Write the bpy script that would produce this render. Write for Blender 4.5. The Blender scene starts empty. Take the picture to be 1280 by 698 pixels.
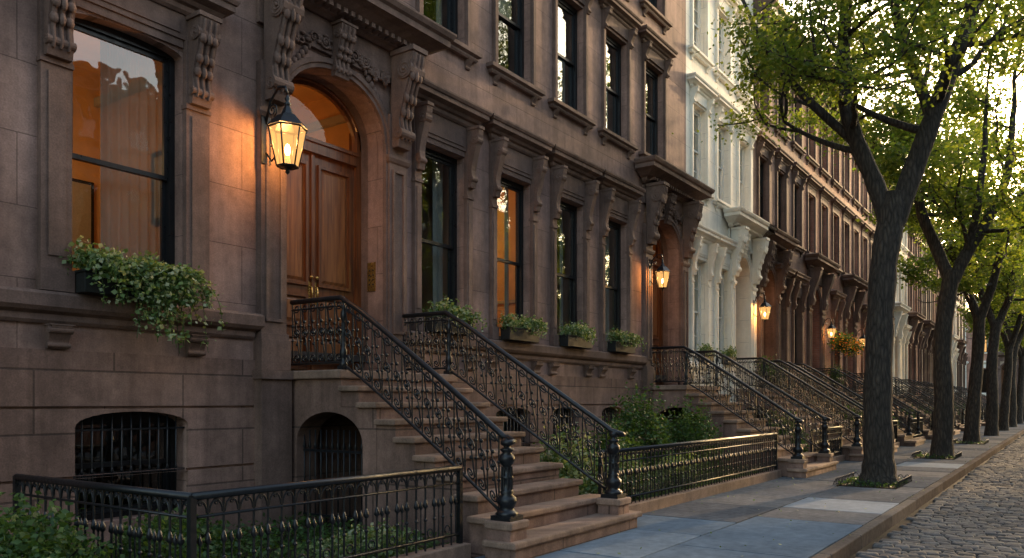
import bpy, math, random
import numpy as np
from mathutils import Vector
from collections import defaultdict
random.seed(7); rng=np.random.default_rng(7)
YF=8.3
sc=bpy.context.scene
pi=math.pi
# ---------------------------------------------------------------- materials
def newmat(name):
    m=bpy.data.materials.new(name); m.use_nodes=True
    return m,m.node_tree,m.node_tree.nodes['Principled BSDF']
def nd(nt,t,inp=None,**kw):
    n=nt.nodes.new(t)
    for k,v in kw.items(): setattr(n,k,v)
    if inp:
        for k,v in inp.items():
            if isinstance(v,bpy.types.NodeSocket): nt.links.new(v,n.inputs[k])
            else: n.inputs[k].default_value=v
    return n
def c4(c): return (c[0],c[1],c[2],1)
def mth(nt,op,a,b=0.0):
    return nd(nt,'ShaderNodeMath',{0:a,1:b},operation=op).outputs[0]
def rng_map(nt,v,a,b,lo=0.3,hi=0.7):
    return nd(nt,'ShaderNodeMapRange',{'Value':v,'From Min':lo,'From Max':hi,'To Min':a,'To Max':b}).outputs[0]
def mulcol(nt,c,f):
    n=nd(nt,'ShaderNodeVectorMath',operation='SCALE'); nt.links.new(c,n.inputs[0]); nt.links.new(f,n.inputs['Scale'])
    return n.outputs[0]
def coords(nt):
    tc=nd(nt,'ShaderNodeTexCoord'); s=nd(nt,'ShaderNodeSeparateXYZ',{0:tc.outputs['Object']})
    xy=mth(nt,'ADD',s.outputs[0],s.outputs[1])
    wall=nd(nt,'ShaderNodeCombineXYZ',{0:xy,1:s.outputs[2],2:0.0}).outputs[0]
    return tc.outputs['Object'],wall,xy,s.outputs[2],s
def stone(name,c1,c2=None,mortar=None,bw=1.7,bh=.70,ms=.006,rough=.85,grain=.4,stain=.42,bumpd=.014):
    m,nt,b=newmat(name); P,W,xy,z,s=coords(nt)
    c2=c2 or tuple(x*.93 for x in c1)
    if mortar:
        br=nd(nt,'ShaderNodeTexBrick',{'Vector':W,'Color1':c4(c1),'Color2':c4(c2),'Mortar':c4(mortar),'Scale':1.0,'Mortar Size':ms,'Mortar Smooth':.3,'Brick Width':bw,'Row Height':bh,'Bias':0.0})
        col=br.outputs[0]; mf=br.outputs[1]
    else:
        n0=nd(nt,'ShaderNodeTexNoise',{'Vector':P,'Scale':1.7,'Detail':3.0})
        mx=nd(nt,'ShaderNodeMix',data_type='RGBA'); nt.links.new(n0.outputs[0],mx.inputs[0]); mx.inputs[6].default_value=c4(c1); mx.inputs[7].default_value=c4(c2)
        col=mx.outputs[2]; mf=None
    n1=nd(nt,'ShaderNodeTexNoise',{'Vector':P,'Scale':.9,'Detail':5.0,'Roughness':.65})
    sv=nd(nt,'ShaderNodeCombineXYZ',{0:mth(nt,'MULTIPLY',xy,4.5),1:mth(nt,'MULTIPLY',z,.35),2:0.0})
    n2=nd(nt,'ShaderNodeTexNoise',{'Vector':sv.outputs[0],'Scale':1.0,'Detail':4.0,'Roughness':.6})
    n3=nd(nt,'ShaderNodeTexNoise',{'Vector':P,'Scale':60.0,'Detail':2.0})
    n4=nd(nt,'ShaderNodeTexNoise',{'Vector':P,'Scale':9.0,'Detail':4.0,'Roughness':.7})
    f=mth(nt,'MULTIPLY',rng_map(nt,n1.outputs[0],1-stain,1+stain*.6),rng_map(nt,n2.outputs[0],1-stain*.7,1+stain*.45))
    f=mth(nt,'MULTIPLY',f,rng_map(nt,n3.outputs[0],1-grain*.4,1+grain*.4))
    f=mth(nt,'MULTIPLY',f,rng_map(nt,n4.outputs[0],1-stain*.4,1+stain*.3))
    nt.links.new(mulcol(nt,col,f),b.inputs['Base Color'])
    h=mth(nt,'ADD',mth(nt,'MULTIPLY',n3.outputs[0],.12),mth(nt,'MULTIPLY',n4.outputs[0],.35))
    if mf is not None: h=mth(nt,'SUBTRACT',h,mth(nt,'MULTIPLY',mf,.8))
    bp=nd(nt,'ShaderNodeBump',{'Height':h,'Strength':.55,'Distance':bumpd})
    nt.links.new(bp.outputs[0],b.inputs['Normal']); b.inputs['Roughness'].default_value=rough
    b.inputs['Specular IOR Level'].default_value=.3
    return m
def plain(name,c,rough=.6,metal=0,var=.15,scale=12,bump=.004,spec=.5):
    m,nt,b=newmat(name); P,W,xy,z,s=coords(nt)
    n=nd(nt,'ShaderNodeTexNoise',{'Vector':P,'Scale':float(scale),'Detail':4.0,'Roughness':.65})
    rgb=nd(nt,'ShaderNodeRGB'); rgb.outputs[0].default_value=c4(c)
    nt.links.new(mulcol(nt,rgb.outputs[0],rng_map(nt,n.outputs[0],1-var,1+var)),b.inputs['Base Color'])
    nt.links.new(rng_map(nt,n.outputs[0],max(.02,rough-.1),min(1,rough+.1)),b.inputs['Roughness'])
    b.inputs['Metallic'].default_value=metal; b.inputs['Specular IOR Level'].default_value=spec
    if bump:
        bp=nd(nt,'ShaderNodeBump',{'Height':n.outputs[0],'Strength':.5,'Distance':bump}); nt.links.new(bp.outputs[0],b.inputs['Normal'])
    return m
def island(name,cols,rough=.8,scale=14,bump=.004,var=.25,spec=.4):
    m,nt,b=newmat(name); P,W,xy,z,s=coords(nt)
    g=nd(nt,'ShaderNodeNewGeometry')
    r=nd(nt,'ShaderNodeValToRGB',{0:g.outputs['Random Per Island']}); e=r.color_ramp
    e.elements[0].color=c4(cols[0]); e.elements[1].color=c4(cols[-1])
    for i,c in enumerate(cols[1:-1]):
        x=e.elements.new((i+1)/(len(cols)-1)); x.color=c4(c)
    n=nd(nt,'ShaderNodeTexNoise',{'Vector':P,'Scale':float(scale),'Detail':5.0,'Roughness':.7})
    n2=nd(nt,'ShaderNodeTexNoise',{'Vector':P,'Scale':1.1,'Detail':5.0,'Roughness':.7})
    f=mth(nt,'MULTIPLY',rng_map(nt,n.outputs[0],1-var,1+var),rng_map(nt,n2.outputs[0],1-var,1+var*.8))
    nt.links.new(mulcol(nt,r.outputs[0],f),b.inputs['Base Color'])
    nt.links.new(rng_map(nt,n2.outputs[0],rough-.12,min(1,rough+.1)),b.inputs['Roughness']); b.inputs['Specular IOR Level'].default_value=spec
    bp=nd(nt,'ShaderNodeBump',{'Height':n.outputs[0],'Strength':.6,'Distance':bump}); nt.links.new(bp.outputs[0],b.inputs['Normal'])
    return m
def leafmat(name,cols,trans=.45):
    m,nt,b=newmat(name)
    g=nd(nt,'ShaderNodeNewGeometry')
    r=nd(nt,'ShaderNodeValToRGB',{0:g.outputs['Random Per Island']}); e=r.color_ramp
    e.elements[0].color=c4(cols[0]); e.elements[1].color=c4(cols[-1])
    for i,c in enumerate(cols[1:-1]):
        x=e.elements.new((i+1)/(len(cols)-1)); x.color=c4(c)
    nt.links.new(r.outputs[0],b.inputs['Base Color']); b.inputs['Roughness'].default_value=.5; b.inputs['Specular IOR Level'].default_value=.3
    t=nd(nt,'ShaderNodeBsdfTranslucent'); sc2=nd(nt,'ShaderNodeVectorMath',operation='MULTIPLY'); nt.links.new(r.outputs[0],sc2.inputs[0]); sc2.inputs[1].default_value=(2.5,2.2,.9)
    nt.links.new(sc2.outputs[0],t.inputs[0])
    mx=nd(nt,'ShaderNodeMixShader',{0:trans}); nt.links.new(b.outputs[0],mx.inputs[1]); nt.links.new(t.outputs[0],mx.inputs[2])
    nt.links.new(mx.outputs[0],nt.nodes['Material Output'].inputs[0]); return m
def glassmat(name,tint=(.75,.82,.82),base=.07,gain=.93,power=4.0):
    m,nt,b=newmat(name); P,W,xy,z,s=coords(nt)
    lw=nd(nt,'ShaderNodeLayerWeight',{'Blend':.5})
    f=mth(nt,'ADD',mth(nt,'MULTIPLY',mth(nt,'POWER',lw.outputs['Facing'],power),gain),base)
    n=nd(nt,'ShaderNodeTexNoise',{'Vector':P,'Scale':2.2,'Detail':2.0})
    bp=nd(nt,'ShaderNodeBump',{'Height':n.outputs[0],'Strength':.35,'Distance':.01})
    gl=nd(nt,'ShaderNodeBsdfGlossy',{'Roughness':.015,'Color':(.85,.88,.88,1),'Normal':bp.outputs[0]})
    tr=nd(nt,'ShaderNodeBsdfTransparent',{'Color':c4(tint)})
    mx=nd(nt,'ShaderNodeMixShader',{0:f}); nt.links.new(tr.outputs[0],mx.inputs[1]); nt.links.new(gl.outputs[0],mx.inputs[2])
    nt.links.new(mx.outputs[0],nt.nodes['Material Output'].inputs[0]); nt.nodes.remove(b); return m
def sheermat():
    m,nt,b=newmat('sheer_curtain')
    b.inputs['Base Color'].default_value=(.42,.37,.31,1); b.inputs['Roughness'].default_value=.9
    tr=nd(nt,'ShaderNodeBsdfTransparent'); mx=nd(nt,'ShaderNodeMixShader',{0:.62}); nt.links.new(tr.outputs[0],mx.inputs[1]); nt.links.new(b.outputs[0],mx.inputs[2])
    nt.links.new(mx.outputs[0],nt.nodes['Material Output'].inputs[0]); return m
def emis(name,c,s,mixcol=None):
    m,nt,b=newmat(name); P,W,xy,z,q=coords(nt)
    n=nd(nt,'ShaderNodeTexNoise',{'Vector':P,'Scale':3.0,'Detail':3.0})
    b.inputs['Base Color'].default_value=c4(mixcol or c); b.inputs['Emission Color'].default_value=c4(c)
    nt.links.new(rng_map(nt,n.outputs[0],s*.7,s*1.3),b.inputs['Emission Strength']); b.inputs['Roughness'].default_value=.7
    return m
def woodmat(name,c1,c2):
    m,nt,b=newmat(name); P,W,xy,z,s=coords(nt)
    v=nd(nt,'ShaderNodeCombineXYZ',{0:mth(nt,'MULTIPLY',xy,22.0),1:mth(nt,'MULTIPLY',z,1.3),2:0.0})
    n=nd(nt,'ShaderNodeTexNoise',{'Vector':v.outputs[0],'Scale':1.0,'Detail':6.0,'Roughness':.6,'Distortion':.6})
    r=nd(nt,'ShaderNodeValToRGB',{0:n.outputs[0]}); r.color_ramp.elements[0].color=c4(c1); r.color_ramp.elements[1].color=c4(c2)
    r.color_ramp.elements[0].position=.3; r.color_ramp.elements[1].position=.72
    nt.links.new(r.outputs[0],b.inputs['Base Color']); b.inputs['Roughness'].default_value=.36
    b.inputs['Coat Weight'].default_value=.3; b.inputs['Coat Roughness'].default_value=.25
    bp=nd(nt,'ShaderNodeBump',{'Height':n.outputs[0],'Strength':.3,'Distance':.003}); nt.links.new(bp.outputs[0],b.inputs['Normal'])
    return m
def barkmat():
    m,nt,b=newmat('bark'); P,W,xy,z,s=coords(nt)
    v=nd(nt,'ShaderNodeCombineXYZ',{0:mth(nt,'MULTIPLY',s.outputs[0],14.0),1:mth(nt,'MULTIPLY',s.outputs[1],14.0),2:mth(nt,'MULTIPLY',z,3.2)})
    n=nd(nt,'ShaderNodeTexNoise',{'Vector':v.outputs[0],'Scale':1.0,'Detail':6.0,'Roughness':.7,'Distortion':.5})
    vo=nd(nt,'ShaderNodeTexVoronoi',{'Vector':v.outputs[0],'Scale':1.1},feature='DISTANCE_TO_EDGE')
    h=mth(nt,'ADD',mth(nt,'MULTIPLY',vo.outputs[0],1.2),n.outputs[0])
    r=nd(nt,'ShaderNodeValToRGB',{0:h}); r.color_ramp.elements[0].color=(.014,.011,.008,1); r.color_ramp.elements[1].color=(.07,.054,.04,1)
    r.color_ramp.elements[0].position=.45; r.color_ramp.elements[1].position=1.0
    nt.links.new(r.outputs[0],b.inputs['Base Color']); b.inputs['Roughness'].default_value=.9
    bp=nd(nt,'ShaderNodeBump',{'Height':h,'Strength':1.0,'Distance':.035}); nt.links.new(bp.outputs[0],b.inputs['Normal']); return m

m_brown=stone('brownstone_ashlar',(.285,.178,.142),(.25,.155,.122),(.14,.088,.068))
m_brownb=stone('brownstone_base',(.225,.136,.104),(.20,.12,.092),(.1,.062,.048),bw=1.6,bh=.64,ms=.012,stain=.48)
m_trim=stone('brownstone_trim',(.175,.110,.086),(.145,.092,.073),stain=.42)
m_step=stone('sandstone_step',(.27,.178,.128),(.22,.142,.103),stain=.42)
m_white=stone('white_painted_stone',(.84,.77,.65),(.80,.73,.62),(.5,.46,.40),stain=.14,grain=.1)
m_whitet=stone('white_painted_trim',(.84,.78,.67),(.80,.74,.63),stain=.14,grain=.08)
m_brown2=stone('dark_brownstone',(.235,.14,.105),(.205,.122,.092),(.1,.065,.05))
m_red=stone('red_brick',(.36,.155,.098),(.29,.125,.08),(.30,.23,.18),bw=.22,bh=.075,ms=.006)
m_red2=stone('rose_brick',(.46,.235,.165),(.39,.195,.135),(.36,.28,.22),bw=.22,bh=.075,ms=.006)
m_tan=stone('tan_stone',(.46,.34,.24),(.42,.31,.22),(.25,.2,.16))
m_cream=stone('cream_stone',(.66,.55,.42),(.62,.51,.39),(.4,.35,.3),stain=.2)
m_dcorn=plain('dark_painted_cornice',(.05,.035,.027),.55,var=.3)
m_frame=plain('black_window_paint',(.010,.010,.011),.35,var=.2,bump=.001,spec=.35)
m_framew=plain('white_window_paint',(.7,.67,.6),.45,var=.08,bump=.001)
m_iron=plain('wrought_iron',(.008,.009,.011),.38,metal=0,var=.35,scale=30,bump=.004,spec=.38)
m_glass=glassmat('window_glass',base=.11,power=3.0)
m_tglass=glassmat('transom_glass',base=.03,power=5.0,gain=.6,tint=(.42,.36,.27))
m_wood=woodmat('oak_door',(.06,.018,.007),(.20,.070,.021))
m_woodp=woodmat('oak_panel',(.10,.033,.010),(.28,.11,.032))
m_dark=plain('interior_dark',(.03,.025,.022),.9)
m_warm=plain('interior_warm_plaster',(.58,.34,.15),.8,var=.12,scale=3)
m_curt=plain('curtain_cloth',(.36,.32,.27),.9,var=.1,scale=30)
m_sheer=sheermat()
m_litc=emis('lit_blind',(1,.48,.15),1.3)
m_bulb=emis('lamp_flame',(1,.62,.25),45)
m_brass=plain('brass',(.55,.36,.12),.3,metal=1,var=.2,scale=40)
m_slab=island('bluestone_slab',[(.125,.125,.13),(.175,.17,.165),(.10,.104,.112),(.145,.145,.148),(.20,.19,.18)],.95,scale=9,spec=0)
m_blue=island('blue_slab',[(.125,.162,.205),(.105,.138,.178),(.14,.178,.22)],.95,scale=7,var=.2,spec=0)
m_light=island('pale_slab',[(.27,.29,.31),(.25,.27,.29)],.95,scale=7,var=.15,spec=0)
m_kerb=island('kerb_granite',[(.15,.125,.105),(.12,.10,.085),(.18,.155,.13)],.95,spec=0)
m_cob=island('cobble',[(.075,.070,.068),(.115,.106,.10),(.15,.138,.128),(.095,.087,.082)],.92,scale=22,bump=.014,spec=.1)
m_joint=plain('joint_sand',(.035,.030,.026),.95,var=.4,scale=20,spec=.05)
m_asph=plain('asphalt',(.05,.048,.046),.9,var=.25,scale=30)
m_soil=plain('soil',(.04,.03,.02),.95,var=.5,scale=15,bump=.03,spec=.05)
m_leaf=leafmat('tree_leaves',[(.045,.082,.018),(.07,.115,.024),(.10,.14,.03),(.14,.175,.04)],.55)
m_leafd=leafmat('shrub_leaves',[(.022,.055,.015),(.042,.088,.022),(.07,.12,.032)],.3)
m_ivy=leafmat('ivy_leaves',[(.045,.09,.024),(.085,.145,.045),(.14,.20,.08),(.34,.37,.25)],.25)
m_bloom=leafmat('flower_petals',[(.6,.2,.03),(.7,.35,.05),(.6,.12,.03)],.3)
m_bark=barkmat()
m_fleaf=plain('planter_lead',(.014,.015,.014),.6,spec=.3)
def panemat():
    m,nt,b=newmat('lit_lantern_pane')
    e=nd(nt,'ShaderNodeEmission',{'Color':(1,.5,.16,1),'Strength':2.0}); t=nd(nt,'ShaderNodeBsdfTransparent',{'Color':(1,.9,.7,1)})
    mx=nd(nt,'ShaderNodeMixShader',{0:.65}); nt.links.new(e.outputs[0],mx.inputs[1]); nt.links.new(t.outputs[0],mx.inputs[2])
    nt.links.new(mx.outputs[0],nt.nodes['Material Output'].inputs[0]); nt.nodes.remove(b); return m
m_pane=panemat()
# ---------------------------------------------------------------- mesh tools
class MB:
    def __init__(s): s.v=[]; s.f=[]; s.s=[]
    def add(s,vs,fs,sm=False):
        o=len(s.v); s.v.extend(vs); s.f.extend([tuple(i+o for i in f) for f in fs]); s.s.extend([sm]*len(fs))
    def box(s,x0,x1,y0,y1,z0,z1):
        if x0>x1:x0,x1=x1,x0
        if y0>y1:y0,y1=y1,y0
        s.add([(x0,y0,z0),(x1,y0,z0),(x1,y1,z0),(x0,y1,z0),(x0,y0,z1),(x1,y0,z1),(x1,y1,z1),(x0,y1,z1)],
              [(0,3,2,1),(4,5,6,7),(0,1,5,4),(1,2,6,5),(2,3,7,6),(3,0,4,7)])
    def quad(s,a,b,c,d): s.add([a,b,c,d],[(0,1,2,3)])
    def tube(s,path,r,n=6,caps=True):
        P=[Vector(p) for p in path]; m=len(P)
        rs=r if isinstance(r,(list,tuple)) else [r]*m
        vs=[];up=None
        for i in range(m):
            t=(P[min(i+1,m-1)]-P[max(i-1,0)])
            if t.length<1e-9: t=Vector((0,0,1))
            t.normalize()
            if up is None:
                up=Vector((0,0,1)) if abs(t.z)<.9 else Vector((1,0,0))
            a=(up-t*up.dot(t))
            if a.length<1e-6: a=t.orthogonal()
            a.normalize(); up=a; b=t.cross(a)
            for k in range(n):
                w=2*pi*k/n; vs.append(tuple(P[i]+(a*math.cos(w)+b*math.sin(w))*rs[i]))
        fs=[(i*n+k,i*n+(k+1)%n,(i+1)*n+(k+1)%n,(i+1)*n+k) for i in range(m-1) for k in range(n)]
        if caps: fs+= [tuple(range(n-1,-1,-1)),tuple((m-1)*n+k for k in range(n))]
        s.add(vs,fs,True)
    def lathe(s,prof,cx,cy,n=14,z0=0):
        m=len(prof); vs=[(cx+r*math.cos(2*pi*k/n),cy+r*math.sin(2*pi*k/n),z0+z) for r,z in prof for k in range(n)]
        fs=[(i*n+k,i*n+(k+1)%n,(i+1)*n+(k+1)%n,(i+1)*n+k) for i in range(m-1) for k in range(n)]
        fs.append(tuple((m-1)*n+k for k in range(n))); s.add(vs,fs,True)
    def blob(s,c,r,n=8,m=5):
        if not isinstance(r,(tuple,list)): r=(r,r,r)
        vs=[]
        for i in range(m+1):
            a=-pi/2+pi*i/m
            for k in range(n):
                w=2*pi*k/n; vs.append((c[0]+r[0]*math.cos(a)*math.cos(w),c[1]+r[1]*math.cos(a)*math.sin(w),c[2]+r[2]*math.sin(a)))
        s.add(vs,[(i*n+k,i*n+(k+1)%n,(i+1)*n+(k+1)%n,(i+1)*n+k) for i in range(m) for k in range(n)],True)
    def prism_x(s,poly,x0,x1,sm=False):
        n=len(poly); vs=[(x0,y,z) for y,z in poly]+[(x1,y,z) for y,z in poly]
        s.add(vs,[(i,(i+1)%n,n+(i+1)%n,n+i) for i in range(n)],sm); s.add(vs,[tuple(range(n)),tuple(range(2*n-1,n-1,-1))])
    def molding(s,x0,x1,y,prof):
        R=[]
        for p,z in prof: R.append([(x0-p,y+.02,z),(x0-p,y-p,z),(x1+p,y-p,z),(x1+p,y+.02,z)])
        vs=[q for r in R for q in r]; fs=[(i*4+k,i*4+k+1,(i+1)*4+k+1,(i+1)*4+k) for i in range(len(R)-1) for k in range(3)]
        m=len(R)-1; fs+=[(0,1,2,3),(m*4,m*4+1,m*4+2,m*4+3)]; s.add(vs,fs)
    def wall(s,u0,u1,z0,z1,w,ops,depth=.3,mp=lambda u,w,z:(u,w,z)):
        us={u0,u1}; zs={z0,z1}
        O=[]
        for a,b,c,d,r in ops:
            if b<=u0 or a>=u1 or d<=z0 or c>=z1: continue
            O.append((a,b,c,d,r)); us|={max(a,u0),min(b,u1)}; zs|={max(c,z0),min(d,z1)}
        us=sorted(us); zs=sorted(zs)
        for i in range(len(us)-1):
            for j in range(len(zs)-1):
                cu=(us[i]+us[i+1])/2; cz=(zs[j]+zs[j+1])/2
                if any(a<cu<b and c<cz<d for a,b,c,d,r in O): continue
                s.quad(mp(us[i],w,zs[j]),mp(us[i+1],w,zs[j]),mp(us[i+1],w,zs[j+1]),mp(us[i],w,zs[j+1]))
        for a,b,c,d,r in O:
            lo=max(c,z0); hi=min(d,z1); W2=w+depth
            ar=r>0 and d<=z1
            hs=hi-(r if ar else 0)
            s.quad(mp(a,w,lo),mp(a,W2,lo),mp(a,W2,hs),mp(a,w,hs)); s.quad(mp(b,w,lo),mp(b,W2,lo),mp(b,W2,hs),mp(b,w,hs))
            if c>=z0: s.quad(mp(a,w,lo),mp(b,w,lo),mp(b,W2,lo),mp(a,W2,lo))
            if not ar: 
                if d<=z1: s.quad(mp(a,w,hi),mp(b,w,hi),mp(b,W2,hi),mp(a,W2,hi))
            else:
                A=arc(a,b,d,r)
                for p,q in zip(A[:-1],A[1:]):
                    s.quad(mp(p[0],w,p[1]),mp(q[0],w,q[1]),mp(q[0],w,d),mp(p[0],w,d))
                    s.add([mp(p[0],w,p[1]),mp(q[0],w,q[1]),mp(q[0],W2,q[1]),mp(p[0],W2,p[1])],[(0,1,2,3)],False)
def arc(a,b,d,r,n=16):
    R=[]; c=(a+b)/2; h=(b-a)/2
    for i in range(n+1):
        t=pi-pi*i/n; R.append((c+h*math.cos(t),d-r+r*(math.sin(t)**.9 if math.sin(t)>0 else 0)))
    return R
def empty(name,loc):
    e=bpy.data.objects.new(name,None); e.location=loc; e.empty_display_size=.3; sc.collection.objects.link(e); return e
def attach(o,e):
    o.parent=e; o.location=Vector(o.location)-e.location
def finish(P,name,loc=(0,0,0),tf=None,bevel={},tfloc=True):
    if tf and tfloc: loc=tf(loc)
    e=empty(name,loc)
    for (part,mat),mb in P.items():
        if not mb.v: continue
        me=bpy.data.meshes.new(part); vs=mb.v if tf is None else [tf(v) for v in mb.v]
        me.from_pydata(vs,[],mb.f); me.polygons.foreach_set('use_smooth',mb.s); me.materials.append(mat); me.update()
        o=bpy.data.objects.new(part,me); sc.collection.objects.link(o); attach(o,e)
        if part in bevel:
            b=o.modifiers.new('bevel','BEVEL'); b.width=bevel[part]; b.segments=2; b.limit_method='ANGLE'; b.angle_limit=math.radians(50)
    return e
def Parts(): return defaultdict(MB)
def quadmesh(name,V,F,mat,smooth=False):
    me=bpy.data.meshes.new(name); me.vertices.add(len(V)); me.vertices.foreach_set('co',V.astype(np.float32).ravel())
    me.loops.add(F.size); me.loops.foreach_set('vertex_index',F.astype(np.int32).ravel())
    me.polygons.add(len(F)); me.polygons.foreach_set('loop_start',np.arange(0,F.size,4,dtype=np.int32))
    me.polygons.foreach_set('use_smooth',np.full(len(F),smooth)); me.materials.append(mat); me.update(calc_edges=True); me.validate()
    o=bpy.data.objects.new(name,me); sc.collection.objects.link(o); return o
def leaves(name,C,size,mat,flat=.5,wid=.34):
    n=len(C); a=rng.normal(size=(n,3)); a[:,2]=a[:,2]*.6-.25; a/=np.linalg.norm(a,axis=1)[:,None]
    nn=rng.normal(size=(n,3)); nn[:,2]+=flat*2; b=np.cross(nn,a); b/=np.linalg.norm(b,axis=1)[:,None]+1e-9
    s=(size*rng.uniform(.6,1.3,n))[:,None]
    V=np.stack([C,C+a*s*.45+b*s*wid,C+a*s,C+a*s*.45-b*s*wid],1).reshape(-1,3)
    return quadmesh(name,V,np.arange(4*n).reshape(-1,4),mat)
def cloud(centers,sig,n):
    C=np.array(centers); i=rng.integers(0,len(C),n); s=np.array(sig) if np.ndim(sig) else sig
    return C[i]+rng.normal(size=(n,3))*s
# ---------------------------------------------------------------- architectural parts
def spiral(cu,cv,r0,r1,a0,a1,n=14):
    return [(cu+(r0+(r1-r0)*i/n)*math.cos(a0+(a1-a0)*i/n),cv+(r0+(r1-r0)*i/n)*math.sin(a0+(a1-a0)*i/n)) for i in range(n+1)]
def console(mb,xc,w,y,zt,h,pr,det=1):
    n=14; poly=[(y+.02,zt)]
    for i in range(n+1):
        s=i/n; p=pr*(.26+.70*(.5+.5*math.cos(pi*min(1,s*1.15)))) + pr*.16*math.exp(-((s-.86)/.09)**2)+pr*.04*math.exp(-((s-.1)/.08)**2)
        poly.append((y-p,zt-h*s))
    poly.append((y+.02,zt-h)); mb.prism_x(poly,xc-w/2,xc+w/2)
    mb.box(xc-w*.6,xc+w*.6,y-pr*1.05,y+.02,zt-h*.05,zt)
    if det>=1:
        for c,r,e in (((pr*.60,zt-h*.22),pr*.34,1.16),((pr*.30,zt-h*.86),pr*.2,1.12)):
            cyl=[(y-c[0]+r*math.cos(2*pi*k/14),c[1]+r*math.sin(2*pi*k/14)) for k in range(14)]
            mb.prism_x(cyl,xc-w/2*e,xc+w/2*e)
            for sg in (-1,1):
                sp=spiral(y-c[0],c[1],r*.15,r*.92,0,2.2*2*pi,26)
                mb.tube([(xc+sg*w/2*e,p,q) for p,q in sp],r*.09,5)
                mb.blob((xc+sg*w/2*e,y-c[0],c[1]),r*.2,6,4)
    if det>=2:
        for off in (-.3,0,.3):
            pts=[(xc+off*w,poly[i][0]-.008,poly[i][1]) for i in range(2,n+1)]
            mb.tube(pts,[w*.11*(.6+.4*math.sin(pi*i/(len(pts)-1))) for i in range(len(pts))],6)
        for s in (.35,.5,.65):
            k=1+int(s*n)
            for sg in (-1,1): mb.blob((xc+sg*w*.3,poly[k][0]-.02,poly[k][1]),(w*.2,.035,h*.06),7,4)
            mb.blob((xc,poly[k][0]-.03,poly[k][1]),(w*.14,.04,h*.07),7,4)
def archband(mb,a,b,d,r,y,wd,pr,n=22):
    A=arc(a,b,d,r,n); B=arc(a-wd,b+wd,d+wd,r+wd,n)
    vs=[]
    for p,q in zip(A,B): vs+=[(p[0],y+.02,p[1]),(p[0],y-pr,p[1]),((p[0]*.6+q[0]*.4),y-pr,(p[1]*.6+q[1]*.4)),((p[0]*.5+q[0]*.5),y-pr*1.5,(p[1]*.5+q[1]*.5)),(q[0],y-pr*1.5,q[1]),(q[0],y+.02,q[1])]
    fs=[(i*6+k,i*6+k+1,(i+1)*6+k+1,(i+1)*6+k) for i in range(n) for k in range(5)]
    mb.add(vs,fs)
def curtain(P,xa,xb,za,zb,y,mat,part='curtains'):
    n=max(6,int((xb-xa)/.022)); mb=P[part,mat]; vs=[]
    for i in range(n+1):
        x=xa+(xb-xa)*i/n; yy=y+.03*math.sin(i*1.25)+.01*math.sin(i*.5); vs+=[(x,yy,za),(x,yy+.01,zb)]
    mb.add(vs,[(2*i,2*i+2,2*i+3,2*i+1) for i in range(n)],True)
def window(P,xc,w,za,zb,y,fm,muntin=False,det=1,cur=0,lit=False,sheer=False):
    fr=P['window_frames',fm]; gl=P['window_glass',m_glass]; a=xc-w/2;b=xc+w/2;t=.065; zm=(za+zb)/2
    Y=y+.14
    fr.box(a,a+t,Y,Y+.13,za,zb); fr.box(b-t,b,Y,Y+.13,za,zb); fr.box(a+t,b-t,Y,Y+.13,za,za+.06); fr.box(a+t,b-t,Y,Y+.13,zb-.09,zb)
    a2,b2=a+t,b-t; s=.05
    for (z0,z1,yy) in ((zm-.025,zb-.09,Y+.03),(za+.06,zm+.028,Y+.072)):
        fr.box(a2,a2+s,yy,yy+.036,z0,z1); fr.box(b2-s,b2,yy,yy+.036,z0,z1)
        fr.box(a2+s,b2-s,yy,yy+.036,z1-s,z1); fr.box(a2+s,b2-s,yy,yy+.036,z0,z0+s)
        if muntin:
            fr.box(xc-.012,xc+.012,yy+.005,yy+.03,z0+s,z1-s)
            fr.box(a2+s,b2-s,yy+.007,yy+.028,(z0+z1)/2-.012,(z0+z1)/2+.012)
        gl.quad((a2+s*.5,yy+.018,z0+.02),(b2-s*.5,yy+.018,z0+.02),(b2-s*.5,yy+.018,z1-.02),(a2+s*.5,yy+.018,z1-.02))
    if sheer:
        curtain(P,xc-w*.06,b+.05,za,zb,Y+.3,m_sheer,'sheer_curtain'); curtain(P,a-.05,a+.14,za,zb,Y+.3,m_curt)
    elif cur:
        cw=w*.27*cur
        curtain(P,a,a+cw,za,zb,Y+.32,m_curt); curtain(P,b-cw,b,za,zb,Y+.32,m_curt)
    elif det:
        h=random.choice([0,.25,.4,.55])
        if h: P['roller_blind',m_curt].quad((a,Y+.3,zb-(zb-za)*h),(b,Y+.3,zb-(zb-za)*h),(b,Y+.3,zb),(a,Y+.3,zb))
    if lit: P['lit_blinds',m_litc].quad((a-.1,Y+.5,za),(b+.1,Y+.5,za),(b+.1,Y+.5,zb),(a-.1,Y+.5,zb))
HOOD=[(.02,0),(.05,.03),(.06,.08),(.10,.10),(.13,.14),(.19,.17),(.21,.18),(.21,.25),(.23,.26),(.25,.30),(.25,.33),(.05,.42)]
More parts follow.
